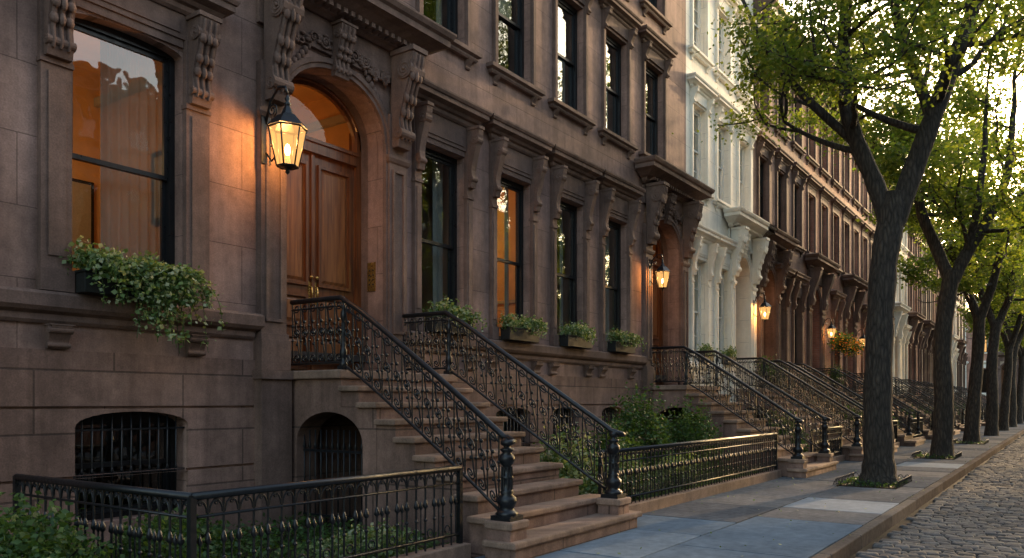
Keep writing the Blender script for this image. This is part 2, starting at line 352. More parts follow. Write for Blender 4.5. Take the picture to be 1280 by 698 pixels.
def surround_hood(P,xc,w,za,zb,y,tm,det=1,pil=.155,up=.12):
    mb=P['window_surrounds',tm]; a=xc-w/2; b=xc+w/2; cw=pil*.82; zh=zb+.38+up
    ph=.8 if det else .6
    for x0 in (a-pil-.01,b+.01):
        mb.box(x0,x0+pil,y-.07,y+.02,za,zb+.1); mb.box(x0-.015,x0+pil+.015,y-.10,y+.02,za,za+.22)
        mb.box(x0+pil*.22,x0+pil*.78,y-.085,y-.065,za+.35,zb-ph+.05)
        mb.box(x0-.012,x0+pil+.012,y-.09,y+.02,zb-ph+.12,zb-ph+.17)
        console(mb,x0+pil/2,cw,y-.07,zh,ph+.2,.24,det)
    mb.box(a-pil-.01,b+pil+.01,y-.05,y+.02,zb+.1,zh)
    if det:
        mb.box(a-.0,b+.0,y-.03,y+.02,zb+.01,zb+.099); mb.box(a+.06,b-.06,y-.065,y-.048,zb+.16,zh-.06)
    mb.molding(a-pil-.02,b+pil+.02,y-.05,[(p,z+zh) for p,z in HOOD])
def surround_up(P,xc,w,za,zb,y,tm,det=1):
    mb=P['window_surrounds',tm]; a=xc-w/2; b=xc+w/2; t=.13
    for x0 in (a-t-.004,b+.004):
        mb.box(x0,x0+t,y-.05,y+.02,za,zb+.06); mb.box(x0+.02,x0+t-.03,y-.065,y-.048,za+.05,zb+.02)
        if det: console(mb,x0+t/2,.11,y-.05,zb+.32,.42,.17,1)
    mb.box(a-t,b+t,y-.045,y+.02,zb+.06,zb+.32)
    mb.molding(a-t-.02,b+t+.02,y-.03,[(p*.9,z*.85+zb+.32) for p,z in HOOD])
    mb.molding(a-t-.03,b+t+.03,y,[(.08,za-.16),(.10,za-.13),(.10,za-.1),(.15,za-.07),(.15,za-.004)])
    for x0 in (a-t*.5,b+t*.5): console(mb,x0,.11,y,za-.155,.16,.1,0)
def portal(P,xc,w,y,M,zl=2.0,det=1):
    tm=M['trim']; mb=P['door_surround',tm]; a=xc-w/2; b=xc+w/2; d=zl+4.15
    for sg,x0 in ((-1,a-.42),(1,b+.04)):
        x1=x0+.38
        mb.box(x0,x1,y-.10,y+.02,zl+.0,d-.3); mb.box(x0-.04,x1+.03,y-.16,y+.02,zl,zl+.38); mb.box(x0-.025,x1+.02,y-.135,y+.02,zl+.38,zl+.46)
        mb.box(x0-.05,x1+.04,y-.17,y+.02,-.2,zl-.114); mb.box(x0-.08,x1+.07,y-.21,y+.02,zl-.112,zl-.004)
        for q in (x0+.06,x1-.1): mb.box(q,q+.04,y-.125,y-.098,zl+.65,zl+3.0)
        for z in (zl+.61,zl+3.0): mb.box(x0+.06,x1-.06,y-.125,y-.098,z,z+.04)
        mb.molding(x0,x1,y-.09,[(.0,zl+3.12),(.03,zl+3.15),(.05,zl+3.2),(.05,zl+3.24)])
        console(mb,(x0+x1)/2,.27,y-.10,zl+4.78,1.42,.42,2 if det else 0)
    mb.box(a-.42,b+.42,y-.06,y+.02,d+.18,d+.62)
    archband(mb,a,b,d,.75,y,.13,.05)
    for x0,x1 in ((a-.13,a-.001),(b+.001,b+.13)): mb.box(x0,x1,y-.07,y+.02,zl,d-.75)
    z=zl+4.78
    mb.molding(a-.46,b+.46,y-.08,[(.02,z),(.06,z+.03),(.10,z+.05),(.12,z+.10),(.22,z+.13),(.34,z+.20),(.44,z+.235),(.46,z+.24),(.46,z+.33),(.5,z+.36),(.53,z+.42),(.53,z+.45),(.1,z+.56)])
    if det:
        n=int((w+.9)/.13)
        for i in range(n): 
            x=a-.42+i*.13; mb.box(x,x+.07,y-.33,y-.15,z+.06,z+.125)
        console(mb,xc,.26,y-.06,d+.62,.72,.20,2)
        for sg in (-1,1):
            for k in range(4):
                cx=xc+sg*(.27+k*.2); cz=d+.30-.05*k+.05*(k%2); R=.095
                sp=spiral(cx,cz,.015,R,0,sg*2*pi*1.6+pi*k,18)
                mb.tube([(p,y-.085,q) for p,q in sp],.017,5); mb.blob((cx,y-.09,cz),.028,6,4)
                for j in range(5):
                    an=random.random()*2*pi; mb.blob((cx+math.cos(an)*.10,y-.075,cz+math.sin(an)*.09),(.045,.03,.028),6,4)
            for k in range(7):
                x=xc+sg*(.52+.06*k); zz=d-.02-.07*k+.12
                mb.blob((x+sg*.06,y-.04,zz),(.05,.035,.06),6,4)
                mb.blob((x,y-.04,zz+.07),(.03,.03,.05),6,4)
def panel(mb,mb2,xa,xb,za,zb,y):
    t=.045
    for (x0,x1,z0,z1) in ((xa,xa+t,za,zb),(xb-t,xb,za,zb),(xa+t,xb-t,za,za+t),(xa+t,xb-t,zb-t,zb)): mb.box(x0,x1,y-.04,y,z0,z1)
    mb2.add([(xa+t+.02,y-.002,za+t+.02),(xb-t-.02,y-.002,za+t+.02),(xb-t-.02,y-.002,zb-t-.02),(xa+t+.02,y-.002,zb-t-.02),
            (xa+t+.06,y-.022,za+t+.06),(xb-t-.06,y-.022,za+t+.06),(xb-t-.06,y-.022,zb-t-.06),(xa+t+.06,y-.022,zb-t-.06)],
            [(4,5,6,7),(0,1,5,4),(1,2,6,5),(2,3,7,6),(3,0,4,7)])
def door(P,xc,w,y,zl=2.0,mw=None,mp_=None,det=1):
    mw=mw or m_wood; mp_=mp_ or m_woodp; D=P['door_leaves',mw]; D2=P['door_panels',mp_]; F=P['door_frame',mw]
    a=xc-w/2;b=xc+w/2;d=zl+4.15; Y=y+.5; zt=zl+3.12
    F.box(a,a+.1,Y-.06,Y+.1,zl,d-.5); F.box(b-.1,b,Y-.06,Y+.1,zl,d-.5)
    F.box(a+.1,b-.1,Y-.08,Y+.1,zt,zt+.2); F.box(a+.1,b-.1,Y-.11,Y+.1,zt+.14,zt+.17)
    archband(F,a+.1,b-.1,d-.1,.68,Y,.14,.04)
    P['transom_glass',m_tglass].quad((a,Y+.04,zt+.2),(b,Y+.04,zt+.2),(b,Y+.04,d),(a,Y+.04,d))
    for (x0,x1,sg) in ((a+.1,xc-.004,1),(xc+.004,b-.1,-1)):
        D.box(x0,x1,Y,Y+.06,zl+.01,zt)
        panel(D,D2,x0+.09,x1-.09,zl+.14,zl+.55,Y); panel(D,D2,x0+.09,x1-.09,zl+.66,zl+1.12,Y); panel(D,D2,x0+.09,x1-.09,zl+1.24,zt-.14,Y)
        xh=x1-.045 if sg==1 else x0+.045
        if det:
            B=P['door_handles',m_brass]; B.box(xh-.022,xh+.022,Y-.012,Y,zl+.98,zl+1.3)
            B.tube([(xh,Y-.01,zl+1.24),(xh,Y-.06,zl+1.22),(xh,Y-.07,zl+1.12),(xh,Y-.05,zl+1.03),(xh,Y-.01,zl+1.02)],.012,6); B.blob((xh,Y-.05,zl+1.36),.028)
    if det: P['door_handles',m_brass].box(xc+.28,xc+.54,Y-.045,Y-.02,zl+.60,zl+.66)
    F.box(xc-.03,xc+.03,Y-.03,Y-.002,zl+.02,zt)
CORN=[(.04,0),(.08,.05),(.10,.28),(.16,.32),(.45,.42),(.60,.46),(.62,.62),(.72,.72),(.74,.80),(.1,.95)]
def house(name,x0,x1,zt,M,wins,doors,bwins=(),tf=None,det=1,yf=YF,rust=True,cornice=True,rooms=(),D=10.0,band=True):
    P=Parts(); ops=[]
    for (xc,w,za,zb,r,st,kw) in wins: ops.append((xc-w/2,xc+w/2,za,zb,r))
    for b in bwins: ops.append(b[:5])
    for (xc,w) in doors: ops.append((xc-w/2,xc+w/2,2.0,6.15,.75))
    W=P['walls',M['wall']]
    W.wall(x0,x1,2.14,zt,yf,ops,.32)
    W.wall(x0,x1,-.3,2.14,yf,ops,.3)
    for (xc,w) in doors:
        a=xc-w/2;b=xc+w/2
        R=P['door_reveal',M['trim']]
        R.quad((a+.003,yf+.3,2),(a+.003,yf+.62,2),(a+.003,yf+.62,5.4),(a+.003,yf+.3,5.4)); R.quad((b-.003,yf+.3,2),(b-.003,yf+.62,2),(b-.003,yf+.62,5.4),(b-.003,yf+.3,5.4))
        A=arc(a+.003,b-.003,6.147,.75)
        for p,q in zip(A[:-1],A[1:]): R.quad((p[0],yf+.3,p[1]),(q[0],yf+.3,q[1]),(q[0],yf+.62,q[1]),(p[0],yf+.62,p[1]))
        R.quad((a,yf,2.002),(b,yf,2.002),(b,yf+.62,2.002),(a,yf+.62,2.002))
        portal(P,xc,w,yf,M,det=det); door(P,xc,w,yf,mw=M.get('door'),mp_=M.get('doorp'),det=det)
    if rust and det:
        RB=P['base_courses',M['base']]
        for z0,z1 in ((-.3,.82),(.85,1.53),(1.56,2.12)):
            RB.wall(x0,x1,z0,z1,yf-.035,ops,.035)
            RB.quad((x0,yf-.035,z1),(x1,yf-.035,z1),(x1,yf,z1),(x0,yf,z1)); RB.quad((x0,yf-.035,z0),(x1,yf-.035,z0),(x1,yf,z0),(x0,yf,z0))
    if band:
        cuts=[x0]; 
        for xc,w in sorted(doors): cuts+=[xc-w/2-.46,xc+w/2+.46]
        cuts.append(x1); T=P['belt_course',M['trim']]
        for i in range(0,len(cuts),2):
            if cuts[i+1]-cuts[i]>.2: T.molding(cuts[i]+.06,cuts[i+1]-.06,yf,[(.03,2.38),(.05,2.41),(.05,2.47),(.10,2.5),(.13,2.54),(.13,2.66),(.10,2.692)])
    for (xc,w,za,zb,r,st,kw) in wins:
        window(P,xc,w,za,zb,yf,M['frame'],det=det,**kw)
        if st=='A': surround_hood(P,xc,w,za,zb,yf,M['trim'],det)
        elif st=='L': surround_hood(P,xc,w,za,zb,yf,M['trim'],2,pil=.3,up=0)
        else: surround_up(P,xc,w,za,zb,yf,M['trim'],det)
        if st in 'AL' and det:
            for sx in (-1,1): console(P['belt_course',M['trim']],xc+sx*(w/2+.14),.2,yf-.03,2.37,.24,.12,det)
    for b in bwins:
        a,bb,za,zb,r=b[:5]; lit=len(b)>5
        window(P,(a+bb)/2,bb-a,za,zb,yf+.06,M['frame'],det=0,lit=lit)
        G=P['window_grille',m_iron]; n=int((bb-a)/.1)
        for i in range(1,n):
            x=a+(bb-a)*i/n; G.tube([(x,yf+.04,za),(x,yf+.04,zb-.02)],.009,5)
            G.lathe([(.004,0),(.02,.03),(.0,.11)],x,yf+.04,5,z0=za+(zb-za)*.42) if det else None
        for z in (za+.1,za+(zb-za)*.42,zb-.2): G.box(a,bb,yf+.03,yf+.05,z,z+.02)
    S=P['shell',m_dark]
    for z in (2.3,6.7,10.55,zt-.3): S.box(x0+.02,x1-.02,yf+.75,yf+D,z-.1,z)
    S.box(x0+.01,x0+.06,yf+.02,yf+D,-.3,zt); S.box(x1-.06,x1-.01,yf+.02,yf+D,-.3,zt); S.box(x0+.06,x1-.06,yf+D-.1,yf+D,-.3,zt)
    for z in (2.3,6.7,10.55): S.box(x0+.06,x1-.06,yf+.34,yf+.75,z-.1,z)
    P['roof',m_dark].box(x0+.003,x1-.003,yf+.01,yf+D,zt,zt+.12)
    if cornice:
        C=P['roof_cornice',M['corn']]
        prof=[(yf-p,z+zt-.7) for p,z in CORN]; C.prism_x([(yf+.02,zt-.7)]+prof+[(yf+.02,zt+.25)],x0+.01,x1-.01)
        n=max(2,int((x1-x0)/.8))
        for i in range(n+1): console(C,x0+.25+(x1-x0-.5)*i/n,.2,yf-.08,zt-.27,.75,.42,1 if det else 0)
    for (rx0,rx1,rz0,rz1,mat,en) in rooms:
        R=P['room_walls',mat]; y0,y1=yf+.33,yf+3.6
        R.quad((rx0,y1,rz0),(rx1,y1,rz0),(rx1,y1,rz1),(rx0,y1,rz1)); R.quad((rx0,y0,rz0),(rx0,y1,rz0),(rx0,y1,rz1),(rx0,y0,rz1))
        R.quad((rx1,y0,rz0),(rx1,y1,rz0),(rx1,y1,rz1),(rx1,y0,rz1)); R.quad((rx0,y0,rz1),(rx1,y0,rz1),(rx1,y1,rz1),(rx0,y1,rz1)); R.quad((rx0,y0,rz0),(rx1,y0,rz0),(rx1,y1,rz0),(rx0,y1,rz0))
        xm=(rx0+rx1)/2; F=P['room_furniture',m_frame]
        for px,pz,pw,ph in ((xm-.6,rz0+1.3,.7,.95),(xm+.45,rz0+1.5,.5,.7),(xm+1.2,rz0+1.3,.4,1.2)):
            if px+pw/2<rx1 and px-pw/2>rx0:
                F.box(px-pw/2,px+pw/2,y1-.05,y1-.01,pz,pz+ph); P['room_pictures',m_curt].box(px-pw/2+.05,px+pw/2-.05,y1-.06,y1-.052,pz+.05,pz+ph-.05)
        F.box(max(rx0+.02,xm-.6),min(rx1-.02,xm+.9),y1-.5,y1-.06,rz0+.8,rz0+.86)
        # cornice moulding, picture rail and framed picture on the side wall seen from the street
        T=P['room_mouldings',m_curt]; T.box(rx1-.08,rx1-.003,y0+.05,y1-.003,rz1-.5,rz1-.38); T.box(rx1-.04,rx1-.003,y0+.05,y1-.003,rz0+1.2,rz0+1.26)
        F.box(rx1-.05,rx1-.01,y0+1.0,y0+1.8,rz0+1.7,rz0+2.7); P['room_pictures',m_curt].box(rx1-.058,rx1-.051,y0+1.08,y0+1.72,rz0+1.78,rz0+2.62)
    e=finish(P,name,((x0+x1)/2,yf,0),tf,{'window_surrounds':.006,'door_surround':.008,'belt_course':.006} if det and not tf else {})
    for (rx0,rx1,rz0,rz1,mat,en) in rooms:
        l=bpy.data.lights.new('room_lamp','POINT'); l.energy=en; l.color=(1,.58,.24); l.shadow_soft_size=.15
        o=bpy.data.objects.new('room_lamp',l); o.location=((rx0+rx1)/2-.3,yf+2.3,rz1-1.5); sc.collection.objects.link(o); attach(o,e)
    return e
MB_=dict(wall=m_brown,trim=m_trim,base=m_brownb,frame=m_frame,corn=m_trim)
MW=dict(wall=m_white,trim=m_whitet,base=m_white,frame=m_framew,corn=m_whitet,door=m_frame,doorp=m_frame)
def K(**k): return k
wins=[(4.72,1.25,2.7,5.62,.10,'L',K(sheer=True)),(2.0,1.1,2.7,5.6,.10,'L',K(cur=.8)),(-.6,1.1,2.7,5.6,.10,'L',K(cur=.8))]
for i,x in enumerate((9.96,11.96,13.96,15.96)): wins.append((x,1.12,2.7,5.68,0,'A',K(cur=[.8,.5,.5,.8][i])))
for x in (-2,0,2,4,6,8,10,12,14,16,18): 
    wins.append((x,1.08,7.5,9.8,0,'B',K(cur=random.choice([0,.8,.6])))); wins.append((x,1.0,11.1,13.1,0,'B',K()))
bw=[(4.13,5.4,.35,1.50,.16),(1.4,2.6,.35,1.50,.16),(11.4,12.5,.35,1.5,.12),(13.3,14.3,.35,1.5,.12),(15.3,16.3,.35,1.5,.12,1)]
house('brownstone_house',-4,20,15.2,MB_,wins,[(7.69,1.82),(18.65,1.75)],bw,
      rooms=[(3.3,6.3,2.35,6.5,m_warm,48),(6.45,8.95,2.05,6.55,m_warm,60),(11.1,12.95,2.35,6.5,m_warm,65),(17.7,19.7,2.05,6.55,m_warm,20)])
def stdwins(x0,x1,doorx,det,frame_m=False,cur=True):
    bays=[x0+(x1-x0)*(i+.5)/3 for i in range(3)]; w=[]
    for b in bays:
        if abs(b-doorx)>1.4: w.append((b,1.0,2.7,5.5,0,'A',K(cur=random.choice([.6,.9,.8]),muntin=frame_m)))
    for b in bays:
        w.append((b,.98,7.4,9.7,0,'B',K(cur=random.choice([0,.8,.6]),muntin=frame_m,lit=random.random()<.05)))
        w.append((b,.95,11.1,13.0,0,'B',K(muntin=frame_m)))
    bwn=[(b-.45,b+.45,.35,1.45,.0) for b in bays if abs(b-doorx)>1.4]
    return w,bwn
w,bwn=stdwins(20,25.5,24.35,1,True)
house('white_townhouse',20,25.5,15.9,MW,w,[(24.35,1.5)],bwn,rust=False,rooms=[(23.3,25.3,2.05,6.55,m_warm,25)])
def MM(wall,trim,corn=None,frame=None): return dict(wall=wall,trim=trim,base=wall,frame=frame or m_frame,corn=corn or m_dcorn)
row=[(25.5,31.5,27.0,14.3,MM(m_brown2,m_trim),1,'brownstone_house'),(31.5,37.5,33.1,14.1,MM(m_red,m_trim),0,'brick_house'),(37.5,43.5,39.2,14.4,MM(m_red2,m_trim),0,'brick_house'),
     (43.5,49.5,45.2,13.9,MM(m_brown2,m_trim),0,'brownstone_house'),(49.5,55.5,51.2,14.5,MM(m_cream,m_whitet),0,'stone_townhouse'),(55.5,61.5,57.2,13.2,MM(m_red2,m_trim),0,'brick_house'),
     (61.5,68,63.2,14.0,MM(m_tan,m_trim),0,'stone_townhouse'),(68,75,70,13.3,MM(m_red,m_trim),0,'brick_house'),(75,82,77,14,MM(m_red2,m_whitet),0,'brick_house'),(82,90,84,13.5,MM(m_cream,m_trim),0,'stone_townhouse')]
for x0,x1,dx,zt,M,det,nm in row:
    w,bwn=stdwins(x0,x1,dx,det)
    house(nm,x0,x1,zt,M,w,[(dx,1.5)],bwn,det=det,rust=bool(det))
opp=lambda v:(v[0],-3.7-v[1],v[2])
xs=[-16,-10,-4,2,8,14,20,26.5,33,40,48]
mats=[MM(m_red,m_trim),MM(m_brown2,m_trim),MM(m_cream,m_whitet),MM(m_brown2,m_trim),MM(m_tan,m_trim)]
for i in range(len(xs)-1):
    w,bwn=stdwins(xs[i],xs[i+1],xs[i]+1.3,0); house('row_house',xs[i],xs[i+1],12.2+(i%3)*.4,mats[i%5],w,[(xs[i]+1.4,1.5)],bwn,tf=opp,det=0,rust=False)
for i,(a,b,zt,M) in enumerate([(-14,-7,12,MM(m_red2,m_whitet)),(-7,0,13,MM(m_tan,m_trim)),(0,7,11.5,MM(m_red2,m_whitet)),(7,14,13,MM(m_cream,m_trim))]):
    w,bwn=stdwins(a,b,a+1.3,0); house('corner_house',a,b,zt,M,w,[(a+1.4,1.5)],bwn,tf=lambda v:(108+(v[1]-YF),-v[0],v[2]),det=0,rust=False)
# ---------------------------------------------------------------- ironwork
def railpanel(mb,mp,L,z0,z1,unit=.17,det=2):
    n=max(1,round(L/unit)); u=L/n; k=5 if det else 4
    for i in range(n+1): 
        mb.tube([mp(i*u,z0),mp(i*u,z1)],.010,k,False)
        if det:
            for q in (.38,.62): mb.blob(mp(i*u,z0+(z1-z0)*q),.021,6,4)
    for i in range(n):
        c=(i+.5)*u; R=u*.36; h=z1-z0
        if det>=2:
            up=spiral(c,z1-.02-R,R*.15,R,0,-pi*2-pi+.0,16)
            lo=spiral(c,z0+.02+R,R,R*.15,0,-pi*2-pi,16)
            mb.tube([mp(*p) for p in up+lo],.0095,5,False)
            up=spiral(c,z0+h*.5,R*.85,R*.85,0,2*pi,10); mb.tube([mp(*p) for p in up],.009,5,False)
            mb.blob(mp(c,z0+h*.5),.027,6,4)
            mb.blob(mp(c-R*.1,z0+h*.68),.022,6,4); mb.blob(mp(c+R*.1,z0+h*.32),.022,6,4)
        else:
            for q in (.8,.5,.2):
                mb.tube([mp(*p) for p in spiral(c,z0+h*q,R,R,0,2*pi,7)],.009,4,False)
def newel(mb,x,y,z,h=.95,s=1.0,n=14):
    mb.box(x-.12*s,x+.12*s,y-.12*s,y+.12*s,z,z+.05)
    pr=[(.11,.05),(.12,.08),(.10,.11),(.07,.13),(.085,.17),(.105,.22),(.10,.27),(.06,.31),(.075,.34),(.06,.36),(.055,.5),(.07,.52),(.05,.54),(.047,.66),(.065,.68),(.085,.73),(.08,.78),(.045,.82),(.07,.85),(.07,.87),(.03,.885),(.045,.92),(.06,.955),(.045,.99),(.0,1.01)]
    mb.lathe([(r*s,q*h) for r,q in pr],x,y,n,z0=z)
    for k in range(8):
        w=2*pi*k/8; mb.tube([(x+.056*s*math.cos(w),y+.056*s*math.sin(w),z+.37*h),(x+.05*s*math.cos(w),y+.05*s*math.sin(w),z+.65*h)],.012*s,4,False)
def stair_rail(x,yf,yl,yb,zl,zb,det=2,side=1,fl=.2):
    P=Parts(); mb=P['balusters',m_iron]; T=P['handrail',m_iron]; h=.88
    ys=yb+.12; sl=(zl-zb)/(yl-ys)
    m1=lambda u,v:(x,yf-.04-u,zl+v); L1=yf-.04-yl
    railpanel(mb,m1,L1,.09,h,det=det)
    L2=yl-ys; X=lambda y:x+side*fl*max(0,(yl-y)/L2)**2
    m2=lambda u,v:(X(yl-u),yl-u,zl-sl*u+v)
    railpanel(mb,m2,L2,.10,h,det=det)
    N=8; xe=X(ys)
    def line(dz,extra):
        pts=[(x,yf-.02,zl+dz),(x,yl+.05,zl+dz)]
        for i in range(1,N+1):
            y=yl-L2*i/N; pts.append((X(y),y,zl-sl*(yl-y)+dz))
        return pts+extra
    T.tube(line(h+.012,[(xe,ys-.06,zb+h-.035),(xe,ys-.12,zb+h-.05),(xe+.03*side,ys-.2,zb+h-.08),(xe+.09*side,ys-.2,zb+h-.09),(xe+.11*side,ys-.13,zb+h-.09),(xe+.06*side,ys-.10,zb+h-.09)]),.033 if det else .022,8 if det else 5)
    T.tube(line(.09,[]),.018,5); T.tube(line(h-.09,[]),.012,4)
    newel(P['newel_post',m_iron],xe,ys-.10,zb-.005,h-.04,1.0 if det else .8,14 if det else 7)
    if det: newel(P['newel_post',m_iron],x,yl,zl,h+.02,.45,8)
    finish(P,'iron_stair_railing',(x,ys,zb))
    return xe,ys-.10
def stoop(xc,w,det=1,zl=2.0,yf=YF):
    P=Parts(); xa=xc-w/2; xb=xc+w/2; B=P['stair_body',m_brownb if det else m_trim]; S=P['treads',m_step]
    n=9; yl=7.3; r=zl/(n+1); tr=.30
    S.box(xa-.07,xb+.07,yl-.04,yf-.002,zl-.11,zl)
    if det:
        B.box(xa,xb,yl,yf-.003,1.54,zl-.112)
        B.wall(6.7,yf,-.3,1.54,xa,[(6.93,8.12,-.3,1.48,.42)],.35,mp=lambda u,w_,z:(w_,u,z)); B.quad((xa,yl,1.54),(xa+.3,yl,1.54),(xa+.3,6.7,1.54),(xa,6.7,1.54))
        B.box(xb-.2,xb,6.742,yf,-.3,1.538); B.box(xa+.002,xb,6.702,6.74,-.3,1.535)
        G=P['gate',m_iron]
        for i in range(12):
            y=6.96+i*.104; G.tube([(xa+.12,y,0),(xa+.12,y,1.25)],.010,5); G.lathe([(.005,0),(.025,.03),(.0,.13)],xa+.12,y,5,z0=1.0)
        for z in (.15,.97): G.box(xa+.11,xa+.13,6.93,8.12,z,z+.03)
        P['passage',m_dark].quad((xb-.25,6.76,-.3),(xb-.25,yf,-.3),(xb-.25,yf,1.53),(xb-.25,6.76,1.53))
    else: B.box(xa,xb,yl,yf-.003,-.3,zl-.112)
    for i in range(n):
        zt=zl-r*(i+1); y1=yl-tr*i; y0=y1-tr; ex=.0
        if i>=n-2: ex=.28 if i==n-1 else .15
        if i==n-1: y0-=.08
        ex*=1 if det else .5
        S.box(xa-.06-ex,xb+.06+ex*1.2,y0-.035,y1-.001,zt-.07,zt-(.0))
        zbm=-.3
        if det and y0>=6.99: zbm=1.545
        elif det and y0>=6.69: zbm=1.50
        B.box(xa-ex+.004,xb+ex*1.1-.004,y0,y1-(.002),zbm,zt-.072)
    zb=zl-r*(n-1); yb=yl-tr*(n-1)+.0
    l=stair_rail(xa+.06,yf,yl+.02,yb-.2,zl,zb,2 if det else 0,-1); q=stair_rail(xb-.06,yf,yl+.02,yb-.2,zl,zb,2 if det else 0,1,.1)
    if det:
        for px,py in (l,q):
            S.box(px-.17,px+.17,py-.17,py+.17,zb-.09,zb-.004); B.box(px-.145,px+.145,py-.145,py+.145,-.2,zb-.092)
    finish(P,'stone_stoop',(xc,yl,0),None,{'treads':.018} if det else {})
def fence(pts,det=1,h=.93,curb=True,name='iron_fence'):
    P=Parts(); B=P['bars',m_iron]; T=P['rails',m_iron]; z0=.16 if curb else .02
    for (x0,y0),(x1,y1) in zip(pts[:-1],pts[1:]):
        L=math.hypot(x1-x0,y1-y0); ux,uy=(x1-x0)/L,(y1-y0)/L; mp=lambda u,v:(x0+ux*u,y0+uy*u,v)
        n=round(L/.13); u=L/n
        T.tube([mp(0,h),mp(L,h)],.030,8); T.tube([mp(0,z0+.10),mp(L,z0+.10)],.017,5); T.tube([mp(0,h-.15),mp(L,h-.15)],.012,5)
        for i in range(n+1):
            B.tube([mp(i*u,z0),mp(i*u,h-.03)],.0105,5 if det else 4,False)
            if det:
                B.lathe([(.01,0),(.027,.02),(.022,.05),(.0,.12)],*mp(i*u,0)[:2],6,z0=h-.36); B.blob(mp(i*u,z0+.3),.02,6,4)
        for i in range(n):
            if det:
                R=u*.42; A=[(i*u+u*.5+R*math.cos(t),h-.15+.02+.09*math.sin(t)) for t in [pi*k/8 for k in range(9)]]
                B.tube([mp(*p) for p in A],.0095,4,False)
                B.tube([mp(*p) for p in spiral(i*u+u*.5,h-.085+.03,.004,.028,0,3*pi,9)],.008,4,False)
                if i%2==0:
                    B.lathe([(.006,0),(.022,.03),(.0,.10)],*mp((i+.5)*u,0)[:2],6,z0=z0+.40); B.tube([mp((i+.5)*u,z0+.1),mp((i+.5)*u,z0+.42)],.008,4,False)
                else:
                    B.tube([mp(*p) for p in spiral((i+.5)*u,z0+.17,.038,.038,0,2*pi,9)],.008,4,False)
    for (x,y) in pts:
        B.box(x-.024,x+.024,y-.024,y+.024,0,h+.01)
    if curb:
        C=P['curb_stone',m_step]
        for (x0,y0),(x1,y1) in zip(pts[:-1],pts[1:]):
            if abs(y1-y0)<.01: C.box(x0-.08,x1+.08,y0-.09,y0+.09,-.1,.16)
            else: C.box(x0-.09,x0+.09,min(y0,y1)+.1,max(y0,y1),-.1,.158)
    return finish(P,name,(pts[0][0],pts[0][1],0),None,{'curb_stone':.012})
stoop(7.92,2.16); stoop(18.65,2.1); stoop(24.35,1.9); stoop(27.0,1.9,1)
for x0,x1,dx,zt,M,det,nm in row[1:]: stoop(dx,1.9,0)
fence([(3.36,7.75),(3.36,5.1),(6.4,5.1)])
fence([(9.4,5.1),(17.2,5.1)]); fence([(-3,5.1),(1.9,5.1)],0)
fence([(20.05,5.1),(23.1,5.1)]); fence([(28.3,5.1),(31.8,5.1)],0)
for x0,x1,dx,zt,M,det,nm in row[1:-1]: fence([(dx+1.15,5.1),(dx+4.9,5.1)],0)
# ---------------------------------------------------------------- lanterns
def lantern(x,z,yw=YF-.1,s=1.0,e=30):
    P=Parts(); I=P['lantern_frame',m_iron]; G=P['lantern_panes',m_pane]; y=yw-.42*s
    top=.225*s; bot=.13*s; h=.46*s; N=6
    ring=lambda r,zz:[(x+r*math.cos(2*pi*(k+.5)/N),y+r*math.sin(2*pi*(k+.5)/N),zz) for k in range(N)]
    A=ring(bot,z); Bt=ring(top,z+h); C=ring(top*1.12,z+h+.01); D=ring(top*.55,z+h+.15*s); E=ring(top*.35,z+h+.17*s); F=ring(.03*s,z+h+.28*s)
    for k in range(N):
        j=(k+1)%N; I.tube([A[k],Bt[k]],.011*s,5); I.tube([A[k],A[j]],.012*s,5); I.tube([Bt[k],Bt[j]],.013*s,5)
        G.quad(A[k],A[j],Bt[j],Bt[k])
        I.quad(C[k],C[j],D[j],D[k]); I.quad(D[k],D[j],E[j],E[k]); I.quad(E[k],E[j],F[j],F[k])
    I.add(ring(bot,z-.005),[tuple(range(N))]); 
    I.lathe([(.03*s,.27*s),(.045*s,.30*s),(.02*s,.33*s),(.035*s,.36*s),(.0,.43*s)],x,y,8,z0=z+h)
    I.lathe([(.0,-.10*s),(.03*s,-.07*s),(.02*s,-.04*s),(.07*s,-.01*s),(bot,0)],x,y,8,z0=z)
    P['flame',m_bulb].blob((x,y,z+.2*s),(.035*s,.035*s,.075*s)); 
    P['candle',m_curt].lathe([(.03*s,0),(.03*s,.13*s),(0,.13*s)],x,y,8,z0=z)
    I.box(x-.07*s,x+.07*s,yw-.02,yw+.0,z+.1*s,z+.75*s)
    I.tube([(x,yw-.01,z+.25*s),(x,yw-.12*s,z+.12*s),(x,yw-.24*s,z+.18*s),(x,yw-.2*s,z+.32*s),(x,yw-.12*s,z+.3*s)],.013*s,6)
    I.tube([(x,yw-.01,z+.6*s),(x,yw-.10*s,z+.86*s),(x,yw-.25*s,z+1.0*s),(x,yw-.38*s,z+.98*s),(x,y,z+.88*s)],.017*s,6)
    I.tube([(x,q[0],q[1]) for q in spiral(yw-.14*s,z+.74*s,.02*s,.09*s,0,3.4*pi,18)],.010*s,5)
    e_=finish(P,'wall_lantern',(x,y,z))
    l=bpy.data.lights.new('lantern_light','POINT'); l.energy=e; l.color=(1,.48,.15); l.shadow_soft_size=.06*s
    o=bpy.data.objects.new('lantern_light',l); o.location=(x,y,z+.33*s); sc.collection.objects.link(o); attach(o,e_)
lantern(6.42,4.46,YF-.1,1.0,95)
lantern(17.55,4.3,YF-.1,.8,60); lantern(25.25,4.2,YF-.1,.85,100); lantern(33.95,4.2,YF-.1,.8,60); lantern(40.1,4.2,YF-.1,.8,45)
P=Parts(); p=P['plate',m_brass]; p.box(8.585,8.598,8.44,8.60,3.25,3.68)
for i in range(4):
    for j in range(2): P['buttons',m_frame].blob((8.582,8.48+j*.07,3.35+i*.07),.013,6,4)
finish(P,'door_intercom_panel',(8.59,8.5,3.4))
